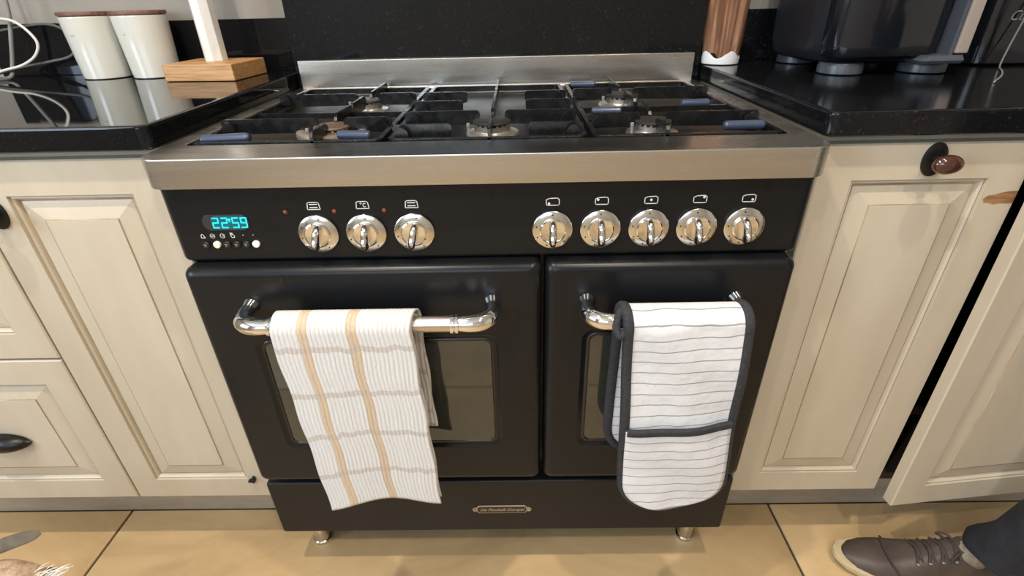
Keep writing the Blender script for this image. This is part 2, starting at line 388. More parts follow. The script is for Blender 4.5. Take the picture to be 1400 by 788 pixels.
# right cabinet with the door ajar
ca = thing('base_cabinet', 'cream base cabinet with its door standing ajar, at the far right', 'cabinet', (1.0, .3, .16))
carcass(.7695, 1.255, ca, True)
ad = panel_front('ajar_door', 0, .455, .1655, .8755, None, y=0)
ad.parent = ca; ang = math.atan2(.040, .45)
ad.location = (.779-1.0, .0285-.3, -.16); ad.rotation_euler = (0, -.019, ang); ad['label'] = 'cream raised-panel door swung slightly open'
# toe-kick boards
struct(bx('baseboard_left', -1.32, -.447, .165, .183, 0, .1695, M['toe'], bevel=.001), 'grey-brown toe-kick board under the left cabinets', 'baseboard')
struct(bx('baseboard_right', .447, 1.26, .165, .183, 0, .1695, M['toe'], bevel=.001), 'grey-brown toe-kick board under the right cabinets', 'baseboard')

# ------------------------------------------------------------------ range cooker
rc = thing('range_cooker', 'black double-oven range cooker with steel hob top and chrome knobs', 'cooker', (0, .3, 0))
MB().box(-.436, .436, .045, .58, .128, .850).obj('body', M['enamel'], rc, bevel=.004)
# steel hob top: rim, recess, tray
def hr(x, y0, y1, r0, z, rb=.004): return [(a, b, z) for a, b in rrect(-x, x, y0, y1, (r0, r0, rb, rb), 10)]
MB().rings([hr(.446, .004, .598, .026, .850), hr(.450, 0, .600, .030, .8515), hr(.450, 0, .600, .030, .8885), hr(.4493, .0007, .5993, .0295, .8903), hr(.4475, .0025, .5975, .028, .891),
            hr(.424, .071, .578, .012, .891), hr(.4225, .0725, .5765, .011, .8902), hr(.4215, .0735, .5755, .010, .888), hr(.421, .074, .575, .010, .8765)], True, False).obj('hob_top', M['steel'], rc, 40)
MB().rings([hr(.421, .074, .575, .010, .8765), hr(.405, .09, .56, .01, .8745)], False, True).obj('hob_tray', M['tray'], rc, 40)
bs = MB().box(-.4385, .4385, .585, .5995, .8905, .9485).obj('backsplash', M['steel'], rc, bevel=.0015)
bs['label'] = 'low brushed steel backsplash'
# control panel
def pr(x, y0, r, z): return [(a, b, z) for a, b in rrect(-x, x, y0, .08, (r, r, .002, .002), 8)]
cpn = MB().rings([pr(.4450, .026, .018, .7345), pr(.4480, .0215, .020, .7370), pr(.4492, .0195, .021, .741), pr(.4492, .0195, .021, .847), pr(.4485, .02, .021, .8515)]).obj('control_panel', M['enamel'], rc, 40)
PY = .0193
def ribbon(pts, wd, closed=False, y=PY-.0004):
    m = MB(); n = len(pts)
    for i in range(n if closed else n-1):
        a = Vector(pts[i]); b = Vector(pts[(i+1) % n]); d = (b-a)
        if d.length < 1e-6: continue
        d.normalize(); e = Vector((-d.y, d.x))*wd/2; a = a - d*wd*.3; b = b + d*wd*.3
        m.add([(a.x+e.x, y, a.y+e.y), (b.x+e.x, y, b.y+e.y), (b.x-e.x, y, b.y-e.y), (a.x-e.x, y, a.y-e.y)], [(0, 1, 2, 3)])
    return m
def disc(m, x, z, r, y=PY-.0004, n=14): return m.add([(x+r*math.cos(2*PI*i/n), y, z+r*math.sin(2*PI*i/n)) for i in range(n)], [tuple(range(n))])
def symbol(m): return m.obj('symbol', M['print'], cpn, 0)
knob_x = [-.2362, -.1687, -.1012, .0922, .1590, .2261, .2923, .3584]; KZ = .7778
SZ = .8185
def hobicon(x, dx, dz):
    pts = [(x-.0088, SZ-.0040), (x-.0088, SZ+.0028), (x-.0045, SZ+.0046), (x+.0060, SZ+.0050), (x+.0088, SZ+.0030), (x+.0088, SZ-.0040), (x+.0075, SZ-.0052), (x-.0075, SZ-.0052)]
    m = ribbon(pts, .0012, True); disc(m, x+dx, SZ+dz, .0018); symbol(m)
def ovenicon(x, kind):
    pts = [(x-.0088, SZ-.0050), (x-.0078, SZ+.0040), (x-.0055, SZ+.0052), (x+.0055, SZ+.0052), (x+.0078, SZ+.0040), (x+.0088, SZ-.0050)]
    m = ribbon(pts, .0012, True)
    if kind == 'c':
        m.add(*(lambda q: (q.v, q.f))(ribbon([(x+.0045, SZ+.0020), (x+.0020, SZ+.0024), (x+.0008, SZ), (x+.0020, SZ-.0026), (x+.0045, SZ-.0022)], .0010)))
        m.add(*(lambda q: (q.v, q.f))(ribbon([(x-.0030, SZ+.0025), (x-.0018, SZ+.0034), (x-.0006, SZ+.0025), (x-.0018, SZ+.0014)], .0008, True)))
    else:
        for z in (.0022, -.0022): m.add(*(lambda q: (q.v, q.f))(ribbon([(x-.0052, SZ+z), (x+.0052, SZ+z)], .0014)))
    symbol(m)
for x, k in zip(knob_x[:3], ('o', 'c', 'o')): ovenicon(x + .0, k)
for x, (dx, dz) in zip(knob_x[3:], ((-.0052, -.0028), (-.0052, .0016), (0, 0), (.0052, .0026), (.0050, -.0022))): hobicon(x, dx, dz)
# knobs
def make_knob(first=None):
    k = MB().lathe([(.0275, 0), (.0282, -.0015), (.0280, -.0040), (.0265, -.0052), (.0200, -.0068), (.0180, -.0066)], (0, 0, 0), 'y', 40).obj('knob', M['chrome_dull'], None, 30)
    MB().lathe([(.0182, -.0060), (.0182, -.0090), (.0165, -.0100), (.0150, -.0092), (.0, -.0092)], (0, 0, 0), 'y', 36, True, False).obj('knob_core', M['chrome'], k, 30)
    rs = []
    for i in range(15):
        u = -1 + 2*i/14; z = -.0035 + u*.0195; hw = .0062*max(1-abs(u)**3, .03)**.5; dp = .010 + .0125*max(1-abs(u)**2.6, 0)**.6 + (.003 if u < 0 else 0)*max(1-abs(u)**2, 0)
        rs.append([(hw*c, -.0085 - (dp-.0085)*s, z) for c, s in ((-1, 0), (-.95, .45), (-.7, .8), (-.3, .98), (.3, .98), (.7, .8), (.95, .45), (1, 0))])
    MB().rings(rs).obj('grip', M['chrome'], k, 60)
    m = MB()
    for a in (90, 165, 205, 250, -45):
        disc(m, .0232*math.cos(math.radians(a)), .0232*math.sin(math.radians(a)), .0011, -.0064)
    m.obj('mark', M['badge_bg'], k, 0)['kind'] = 'stuff'
    return k
k0 = make_knob()
kb = rc['_b']
for i, x in enumerate(knob_x):
    if i == 0: k = k0
    else:
        k = k0.copy(); COL.objects.link(k)
        for c in k0.children:
            d = c.copy(); COL.objects.link(d); d.parent = k
    k.parent = rc; k.location = (x-kb[0], PY-kb[1], KZ-kb[2]); k.rotation_euler = (0, (0.22, .10, .24, 0, -.03, -.06, -.10, -.16)[i], 0)
# pilot lamps
for x in (-.2765, -.2085, -.1395):
    MB().lathe([(.0035, 0), (.0032, -.0016), (.0018, -.0026), (0.0003, -.0029)], (x, PY+.0002, .8105), 'y', 14).obj('pilot_lamp', M['red'], rc, 180)
# clock display
dx0, dx1, dz0, dz1 = -.396, -.331, .785, .8085
def dr_(x0, x1, z0, z1, r, y): return [(a, y, b) for a, b in rrect(x0, x1, z0, z1, r, 8)]
dsp = MB().rings([dr_(dx0, dx1, dz0, dz1, .0115, PY+.002), dr_(dx0, dx1, dz0, dz1, .0115, PY-.0009), dr_(dx0+.001, dx1-.001, dz0+.001, dz1-.001, .0105, PY-.0013)]).obj('clock_display', M['lcdbg'], rc, 30)
MB().rings([dr_(dx0+.0125, dx1-.0018, dz0+.0022, dz1-.0022, .007, PY-.0014), dr_(dx0+.0128, dx1-.0021, dz0+.0025, dz1-.0025, .007, PY-.0015)]).obj('lit_field', M['lcdglow'], dsp, 0)
SEG = {'2': 'abged', '5': 'afgcd', '9': 'abcdfg'}
def digit(ch, x, z, wd=.0076, h=.0140, sl=.10):
    def p(u, v): return (x + u*wd + sl*v*h*.8, z + v*h)
    L = {'a': ((0, 1), (1, 1)), 'b': ((1, 1), (1, .5)), 'c': ((1, .5), (1, 0)), 'd': ((0, 0), (1, 0)), 'e': ((0, 0), (0, .5)), 'f': ((0, .5), (0, 1)), 'g': ((0, .5), (1, .5))}
    m = MB()
    for s in SEG[ch]:
        q = ribbon([p(*L[s][0]), p(*L[s][1])], .0017, y=PY-.0018); m.add(q.v, q.f)
    m.obj('digit', M['lcd'], dsp, 0)
for ch, x in zip('2259', (-.3815, -.3690, -.3535, -.3418)): digit(ch, x, .7896)
m = MB(); m.add([(-.3592, PY-.0018, .8028), (-.3545, PY-.0018, .8028), (-.3568, PY-.0018, .7965)], [(0, 1, 2)]); m.obj('colon', M['lcd'], dsp, 0)
# icons under the display, and the buttons
def circ(x, z, r, n=16, a0=0, a1=2*PI): return [(x+r*math.cos(a0+(a1-a0)*i/n), z+r*math.sin(a0+(a1-a0)*i/n)) for i in range(n+1)]
IZ = .7765; ix = [-.4025, -.3885, -.3742, -.3600, -.3450, -.3305]
m = ribbon([(ix[0]-.0025, IZ-.0028), (ix[0]-.0018, IZ+.0018), (ix[0], IZ+.0030), (ix[0]+.0014, IZ+.0010), (ix[0]+.0032, IZ-.0028)], .0009, True); symbol(m)
m = ribbon(circ(ix[1], IZ, .0032), .0009); q = ribbon([(ix[1]-.0018, IZ), (ix[1]+.0018, IZ)], .0009); m.add(q.v, q.f); symbol(m)
m = ribbon(circ(ix[2], IZ, .0032, 12, .3, 5.9), .0009); q = ribbon([(ix[2], IZ), (ix[2]+.0025, IZ)], .0009); m.add(q.v, q.f); symbol(m)
m = ribbon([(ix[3]-.0025, IZ+.001), (ix[3]-.0012, IZ-.0028), (ix[3]+.0020, IZ-.0030), (ix[3]+.0028, IZ), (ix[3]+.0018, IZ+.0014)], .0010, True)
for d_ in (-.002, -.0006, .0008): q = ribbon([(ix[3]+d_, IZ+.001), (ix[3]+d_-.0004, IZ+.0042)], .0010); m.add(q.v, q.f)
symbol(m)
for i in (4, 5): symbol(disc(MB(), ix[i], IZ+.0006, .0007))
for i, x in enumerate([-.4005, -.3850, -.3705, -.3562, -.3425, -.3290]):
    key = {1: 'btn_w', 5: 'btn_w2'}.get(i, 'btn_k')
    b = MB().lathe([(.0052, .0005), (.0052, -.0028), (.0044, -.0036), (.0002, -.0038)], (x, PY, .7635), 'y', 18).obj('button', M[key], rc, 40)
    mk = MB(); q = ribbon([(x-.0022, .7648), (x+.0016, .7648), (x+.0004, .7632), (x-.0016, .7618)], .0009, y=PY-.0041); mk.add(q.v, q.f)
    if i not in (1, 5): mk.obj('mark', M['toe'], b, 0)['kind'] = 'stuff'
# oven doors
def oven_door(x0, x1, gx0, gx1, gz0, gz1, hx0, hx1, label):
    z0, z1, y0, y1 = .2920, .7335, -.0036, .040
    def r(d, y, rr): return [(a, y, b) for a, b in rrect(x0+d, x1-d, z0+d, z1-d, rr, 6)]
    def g(d, y, rr): return [(a, y, b) for a, b in rrect(gx0+d, gx1-d, gz0+d, gz1-d, rr, 6)]
    d = MB().rings([r(.002, y1, .01), r(0, y1-.004, .012), r(0, y0+.014, .012), r(.0012, y0+.0085, .012), r(.0042, y0+.0040, .012), r(.0085, y0+.0011, .011), r(.014, y0, .010),
                    g(-.009, y0, .020), g(-.007, y0+.0006, .019), g(-.0035, y0+.0030, .017), g(0, y0+.0036, .015)], True, False).obj('oven_door', M['enamel'], rc, 50)
    d['label'] = label
    MB().rings([g(0, y0+.0036, .015), g(.0015, y0+.0022, .014), g(.0040, y0+.0022, .013), g(.0055, y0+.0042, .012)], False, False).obj('glass_seal', M['rubber'], d, 50)
    MB().rings([g(.0050, y0+.0040, .012), g(.0056, y0+.0036, .012)], False, True).obj('window_glass', M['ovenglass'], d, 30)
    hy, hz, hr_ = -.052, .6685, .0125
    bar = MB(); bar.lathe([(.0115, hx0+.062), (.0115, hx1-.062)], (0, hy, hz), 'x', 24); bar.obj('handle_bar', M['satin'], d)
    for s, hx in ((1, hx0), (-1, hx1)):
        m = MB(); pts = []; rad = []
        for (u, yy, rr) in ((.066, hy, .0105), (.052, hy, .0112), (.036, hy, .0125), (.022, hy+.003, .0132), (.011, hy+.011, .0130), (.006, hy+.024, .0118), (.006, hy+.038, .0112), (.007, y0+.001, .0135)):
            pts.append((hx + s*u, yy, hz + (0 if yy < hy+.002 else (yy-hy)*.08))); rad.append(rr)
        sp = smoothpts(pts, 5); rr = []
        for i in range(len(sp)): 
            t = i/5; k = min(int(t), len(rad)-2); rr.append(rad[k] + (rad[k+1]-rad[k])*(t-k))
        m.tube(sp, rr, 18); m.obj('handle_end', M['chrome'], d, 60)
        c = MB(); xa = hx + s*.058
        c.lathe([(.0116, -.0065), (.0140, -.0055), (.0140, -.0015), (.0122, -.0005), (.0122, .0005), (.0140, .0015), (.0140, .0055), (.0116, .0065)], (xa, hy, hz), 'x', 24); c.obj('handle_collar', M['chrome'], d, 40)
    return d
oven_door(-.439, .0775, -.358, .004, .386, .6075, -.358, .012, 'wide left oven door with window')
oven_door(.0825, .438, .147, .367, .386, .6145, .136, .3680, 'narrow right oven door with window')
# bottom drawer, badge, feet
dw = MB().box(-.4450, .4435, .0156, .055, .1200, .2650).obj('storage_drawer', M['drawer_blk'], rc, bevel=.005, seg=3); dw['label'] = 'charcoal storage drawer with a small badge'
def bd(d, y, x0=-.0455, x1=.0530, z0=.1755, z1=.1965):
    c = .004; z0 += d; z1 -= d; x0 += d; x1 -= d; zm = (z0+z1)/2
    return [(x0, y, z0+c), (x0+c, y, z0), (x1-c, y, z0), (x1, y, z0+c), (x1+.0022, y, zm), (x1, y, z1-c), (x1-c, y, z1), (x0+c, y, z1), (x0, y, z1-c), (x0-.0022, y, zm)]
bg_ = MB().rings([bd(0, .017), bd(0, .0145), bd(.0004, .0141)]).obj('badge', M['badge'], dw, 0)
MB().rings([bd(.0018, .0142), bd(.0019, .0138)]).obj('badge_face', M['badge_bg'], rc, 0)
for x in (-.0490, .0565):
    MB().lathe([(.0052, .001), (.0052, -.0018), (.0040, -.0022), (.0036, -.0010), (.0020, -.0010), (.0016, -.0024), (.0002, -.0026)], (x, .0156, .186), 'y', 18).obj('badge_rivet', M['badge'], rc, 40)
cu = bpy.data.curves.new('t', 'FONT'); cu.body = 'De Pinobelli Dompel'; cu.size = .0100; cu.shear = .4; cu.align_x = 'CENTER'; cu.align_y = 'CENTER'; cu.extrude = .0001; cu.offset = .00018
to = bpy.data.objects.new('t', cu); COL.objects.link(to); bpy.context.view_layer.update()
tm = bpy.data.meshes.new_from_object(to.evaluated_get(bpy.context.evaluated_depsgraph_get())); bpy.data.objects.remove(to)
xs = [v.co.x for v in tm.vertices]; wd_ = max(xs)-min(xs)
for v in tm.vertices: v.co = (.00375 + v.co.x*.088/wd_, .0136 - v.co.z, .1858 + v.co.y)
finish('badge_lettering', tm, M['badge'], rc, 0)
for x, y in ((-.4095, .085), (.4065, .085), (-.4095, .52), (.4065, .52)):
    MB().lathe([(.0185, 0), (.019, .003), (.019, .008), (.0165, .010), (.0165, .130)], (x, y, 0), 'z', 24).obj('foot', M['chrome_dull'], rc, 40)
# burners
def burner(x, y, r, cup, capm, ring=None):
    z = .8745
    b = MB().lathe([(r*1.5, 0), (r*1.45, .003), (r*1.02, .005), (r*1.0, .006), (r*1.0, .013), (r*.93, .0145)], (x, y, z), 'z', 32).obj('burner', cup, rc, 40)
    n = 20; m = MB()
    for i in range(n):
        a = 2*PI*i/n; c, s = math.cos(a), math.sin(a); t = .0016; rr = r*.99
        m.add([(x+rr*c-s*t*q+c*w_, y+rr*s+c*t*q+s*w_, z+h) for w_ in (-.002, .0012) for q in (-1, 1) for h in (.0135, .0165)], [(0, 1, 3, 2), (4, 6, 7, 5), (0, 4, 5, 1), (2, 3, 7, 6), (1, 5, 7, 3), (0, 2, 6, 4)])
    m.obj('flame_crown', cup, b, 0)
    MB().lathe([(r*.9, .0150), (r*1.05, .0165), (r*1.06, .0185), (r*.98, .0205), (r*.5, .0212), (.0003, .0214)], (x, y, z), 'z', 32).obj('burner_cap', capm, b, 40)
    if ring:
        MB().lathe([(r*1.45, .004), (r*2.0, .005), (r*2.05, .008), (r*2.02, .0135), (r*1.72, .0145), (r*1.62, .0125), (r*1.5, .0125)], (x, y, z), 'z', 36, False, False).obj('outer_crown', ring, b, 40)
    MB().lathe([(.0022, 0), (.0022, .0115), (.0030, .012), (.0030, .0165), (.001, .0175)], (x - r*1.28, y - r*.55, z+.002), 'z', 10).obj('igniter', M['cable_g'], b, 40)
burner(-.243, .170, .0265, M['brass'], M['capbrown'], M['brass'])
burner(-.243, .400, .0250, M['alloy'], M['cap'])
burner(.006, .185, .0285, M['alloy'], M['cap'])
burner(.250, .405, .0300, M['alloy'], M['cap'])
burner(.254, .165, .0270, M['alloy'], M['cap'])

# ------------------------------------------------------------------ pan supports (lift-off cast grids)
def plate_x(m, x0, x1, y, z0, z1, th=.0045, sh=.008):
    """upright finger running in x from the frame (x0) to its free end (x1)"""
    s = 1 if x1 > x0 else -1
    prof = [(x0, z0), (x0, z1-.004), (x0+s*.003, z1-.0008), (x0+s*.006, z1), (x1-s*sh*.6, z1), (x1-s*.001, z1-.002), (x1, z1-.006), (x1-s*.001, z0+.004), (x1-s*.010, z0+.001)]
    m.rings([[(a, y-th/2, b) for a, b in prof], [(a, y+th/2, b) for a, b in prof]])
def plate_y(m, x, y0, y1, z0, z1, th=.0045):
    s = 1 if y1 > y0 else -1
    prof = [(y0, z0), (y0, z1-.006), (y0+s*.004, z1-.001), (y0+s*.010, z1), (y1-s*.012, z1), (y1-s*.003, z1-.004), (y1, z1-.009), (y1-s*.016, z0)]
    m.rings([[(x-th/2, a, b) for a, b in prof], [(x+th/2, a, b) for a, b in prof]])
def lobe(m, x, y, s, z0, r=.013, ln=.026, th=.005):
    """rounded knuckle that ties a finger to the frame"""
    pts = [(0, 0)] + [(ln - r + r*math.sin(a), r*math.cos(a)*1.0 + .002) for a in [PI/2*i/6 for i in range(7)]] + [(ln, 0)]
    m.rings([[(x + s*a, y-th/2, z0+b) for a, b in pts], [(x + s*a, y+th/2, z0+b) for a, b in pts]])
def pan_support(x0, x1, y0, y1, burners, label, lugs):
    t = thing('pan_support', label, 'pan support', ((x0+x1)/2, (y0+y1)/2, .8765), 'cast pan supports on the hob')
    zb, zf, zt = .8775, .8925, .9060
    m = MB(); bwid = .0075
    m.rings([[(a, b, zb+.004) for a, b in rrect(x0, x1, y0, y1, .012, 4)], [(a, b, zf) for a, b in rrect(x0, x1, y0, y1, .012, 4)],
             [(a, b, zf) for a, b in rrect(x0+bwid, x1-bwid, y0+bwid, y1-bwid, .008, 4)], [(a, b, zb+.004) for a, b in rrect(x0+bwid, x1-bwid, y0+bwid, y1-bwid, .008, 4)],
             [(a, b, zb+.004) for a, b in rrect(x0, x1, y0, y1, .012, 4)]], False, False)
    m.obj('frame', M['iron'], t, 40)
    for (a, b) in ((x0+.012, y0+.012), (x1-.012, y0+.012), (x0+.012, y1-.012), (x1-.012, y1-.012)):
        MB().lathe([(.006, .0), (.007, .006)], (a, b, .8768), 'z', 12).obj('foot', M['iron'], t)
    if len(burners) == 2:
        ym = (burners[0][1] + burners[1][1])/2; c = MB()
        c.rings([[(x0+.004, ym-.004, z), (x0+.004, ym+.004, z), (x1-.004, ym+.004, z), (x1-.004, ym-.004, z)] for z in (zb+.006, zf)])
        c.obj('crossbar', M['iron'], t)
    for (bx_, by, br) in burners:
        for sgn, fx in ((1, x0), (-1, x1)):
            for off in ((-.0,) if len(burners) == 2 else (-.075, .02, .115, .21)):
                f = MB(); y = by + off
                end = bx_ - sgn*(.020 if abs(off) < .04 else .055)
                plate_x(f, fx + sgn*.003, end, y, zb+.006, zt); f.obj('finger', M['iron'], t, 30)
                f = MB(); lobe(f, fx + sgn*.002, y - .012, sgn, zb+.012); f.obj('knuckle', M['iron'], t, 30)
        f = MB(); ys = y0 if len(burners) == 1 or by < (y0+y1)/2 else y1
        plate_y(f, bx_, ys, by + (-.022 if ys < by else .022), zb+.006, zt-.002); f.obj('finger', M['iron'], t, 30)
        f = MB(); ye = (burners[0][1]+burners[1][1])/2 if len(burners) == 2 else y1
        plate_y(f, bx_, ye, by + (.022 if ye > by else -.022), zb+.006, zt); f.obj('finger', M['iron'], t, 30)
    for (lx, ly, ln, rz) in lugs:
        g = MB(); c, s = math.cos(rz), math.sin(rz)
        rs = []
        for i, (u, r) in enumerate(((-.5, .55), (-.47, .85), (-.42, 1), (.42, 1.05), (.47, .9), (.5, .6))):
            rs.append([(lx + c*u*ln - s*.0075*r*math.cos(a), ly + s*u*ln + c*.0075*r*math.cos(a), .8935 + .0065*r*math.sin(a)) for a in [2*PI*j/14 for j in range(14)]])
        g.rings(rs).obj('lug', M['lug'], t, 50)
    return t
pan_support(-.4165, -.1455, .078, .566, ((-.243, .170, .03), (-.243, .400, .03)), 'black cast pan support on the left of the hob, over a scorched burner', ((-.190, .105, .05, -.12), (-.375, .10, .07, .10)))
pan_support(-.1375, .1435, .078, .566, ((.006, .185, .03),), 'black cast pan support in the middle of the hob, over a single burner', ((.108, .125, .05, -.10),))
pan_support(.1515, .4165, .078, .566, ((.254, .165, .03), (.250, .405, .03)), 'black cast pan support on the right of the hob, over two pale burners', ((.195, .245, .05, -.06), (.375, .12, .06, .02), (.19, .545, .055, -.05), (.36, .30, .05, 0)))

# ------------------------------------------------------------------ towel and oven glove
def hang(t, bar_y, bar_z, R, front):
    """arc length t from the front hem, returns (y, z, angle)"""
    if t < front: return bar_y - R, bar_z - (front - t)
    a = (t - front)/R
    if a < PI: return bar_y - R*math.cos(a), bar_z + R*math.sin(a)
    return bar_y + R, bar_z - (t - front - PI*R)
HY, HZ = -.052, .6685
def cloth_mat():
    m = mat('waffle_towel', (.8, .78, .75), .9)
    tc = nd(m, 'ShaderNodeTexCoord'); sp = nd(m, 'ShaderNodeSeparateXYZ'); lk(m, tc.outputs['UV'], sp.inputs[0])
    def mth(op, a, b=None):
        n = nd(m, 'ShaderNodeMath', operation=op)
        for i, q in enumerate((a, b)):
            if q is None: continue
            if isinstance(q, (int, float)): n.inputs[i].default_value = q
            else: lk(m, q, n.inputs[i])
        return n.outputs[0]
    nz = nd(m, 'ShaderNodeTexNoise'); nz.inputs['Scale'].default_value = 9; lk(m, tc.outputs['UV'], nz.inputs['Vector'])
    wob = mth('MULTIPLY', mth('SUBTRACT', nz.outputs[0], .5), .012)
    u = mth('ADD', sp.outputs[0], wob); v = mth('ADD', sp.outputs[1], mth('MULTIPLY', wob, 1.5))
    def band(x, c, h): return mth('LESS_THAN', mth('ABSOLUTE', mth('SUBTRACT', x, c)), h)
    tan = mth('MAXIMUM', band(u, .225, .034), band(u, .575, .036))
    tw = mth('FRACT', mth('MULTIPLY', mth('ADD', v, .0455), 1/.0785)); gl = band(tw, .5, .06)
    n2 = nd(m, 'ShaderNodeTexNoise'); n2.inputs['Scale'].default_value = 160; lk(m, tc.outputs['UV'], n2.inputs['Vector'])
    mx = nd(m, 'ShaderNodeMix', data_type='RGBA'); mx.inputs['A'].default_value = (.60, .59, .58, 1); mx.inputs['B'].default_value = (.50, .35, .20, 1)
    lk(m, mth('MULTIPLY', tan, mth('ADD', mth('MULTIPLY', n2.outputs[0], .7), .40)), mx.inputs['Factor'])
    m2 = nd(m, 'ShaderNodeMix', data_type='RGBA'); m2.inputs['B'].default_value = (.42, .37, .325, 1); lk(m, mx.outputs['Result'], m2.inputs['A']); lk(m, mth('MULTIPLY', gl, .62), m2.inputs['Factor'])
    lk(m, m2.outputs['Result'], P(m).inputs['Base Color'])
    rib = mth('ABSOLUTE', mth('SINE', mth('MULTIPLY', u, PI*31)))
    hgt = mth('SUBTRACT', mth('ADD', mth('MULTIPLY', rib, .8), mth('MULTIPLY', n2.outputs[0], .9)), mth('MULTIPLY', gl, .7))
    bump(m, hgt, .6, .0024); return m
M['towel'] = cloth_mat()
def tea_towel():
    t = thing('tea_towel', 'white ribbed tea towel with tan check stripes hanging on the left oven handle', 'towel', (-.195, HY, .27))
    front, R, back = .333, .0185, .214; L = front + PI*R + back; nu, nv = 70, 150
    def layer(name, dR, u_shift, fr, bk, seedv):
        V = []; UV = []; F = []
        Rr = R + dR; Lh = fr + PI*Rr + bk
        for i in range(nv+1):
            tt = Lh*i/nv; y, z = hang(tt, HY, HZ, Rr, fr); isb = max(0, min(1, (tt - fr)/(PI*Rr)))
            k = max(0, 1 - tt/fr) if tt < fr else 0; kb_ = max(0, (tt - fr - PI*Rr)/bk)
            for j in range(nu+1):
                u = j/nu
                xl = -.2965 + .0210*k + u_shift*isb + .002*kb_; xr = -.1030 + .013*k + (u_shift+.0005)*isb + .003*kb_
                x = xl + (xr-xl)*u
                wav = (math.sin(u*7.2 + .6 + seedv)*.5 + math.sin(u*3.1 + seedv)*.6)
                yy = y - (.0075*k*(1+wav*.9) if tt < fr else -.004*kb_*(1+wav))
                zz = z + (.013*k*k*(math.sin(u*4.4-.4) - .25) + .022*k*(u-.45) if tt < fr else .004*kb_*math.sin(u*5))
                yy += .0007*math.sin(u*31*2*PI)*(1 if tt < fr else .5)
                V.append((x + .0012*math.sin(tt*60+u*3), yy, zz)); UV.append((u, tt))
        for i in range(nv):
            for j in range(nu):
                a = i*(nu+1)+j; F.append((a, a+1, a+nu+2, a+nu+1))
        o = mesh_obj(name, V, F, M['towel'], t, 180, UV)
        s = o.modifiers.new('solid', 'SOLIDIFY'); s.thickness = .0028; s.offset = 0
        return o
    layer('outer_layer', .0025, .006, front, back, 0)
    layer('inner_layer', -.0045, .004, front-.006, back-.012, .5)
tea_towel()
def mitt_mat():
    m = mat('striped_cotton', (.8, .8, .8), .9)
    tc = nd(m, 'ShaderNodeTexCoord'); sp = nd(m, 'ShaderNodeSeparateXYZ'); lk(m, tc.outputs['UV'], sp.inputs[0])
    nz = nd(m, 'ShaderNodeTexNoise'); nz.inputs['Scale'].default_value = 13; nz.inputs['Detail'].default_value = 3; lk(m, tc.outputs['UV'], nz.inputs['Vector'])
    def mth(op, a, b=None):
        n = nd(m, 'ShaderNodeMath', operation=op)
        for i, q in enumerate((a, b)):
            if q is None: continue
            if isinstance(q, (int, float)): n.inputs[i].default_value = q
            else: lk(m, q, n.inputs[i])
        return n.outputs[0]
    v = mth('ADD', sp.outputs[1], mth('MULTIPLY', mth('SUBTRACT', nz.outputs[0], .5), .012))
    st = mth('LESS_THAN', mth('ABSOLUTE', mth('SUBTRACT', mth('FRACT', mth('MULTIPLY', v, 1/.0192)), .5)), .045)
    mx = nd(m, 'ShaderNodeMix', data_type='RGBA'); mx.inputs['A'].default_value = (.60, .605, .62, 1); mx.inputs['B'].default_value = (.20, .20, .22, 1)
    lk(m, mth('MULTIPLY', st, .85), mx.inputs['Factor']); lk(m, mx.outputs['Result'], P(m).inputs['Base Color'])
    n2 = nd(m, 'ShaderNodeTexNoise'); n2.inputs['Scale'].default_value = 26; n2.inputs['Detail'].default_value = 5; lk(m, tc.outputs['UV'], n2.inputs['Vector'])
    bump(m, n2.outputs[0], .55, .006); return m
M['mitt'] = mitt_mat()
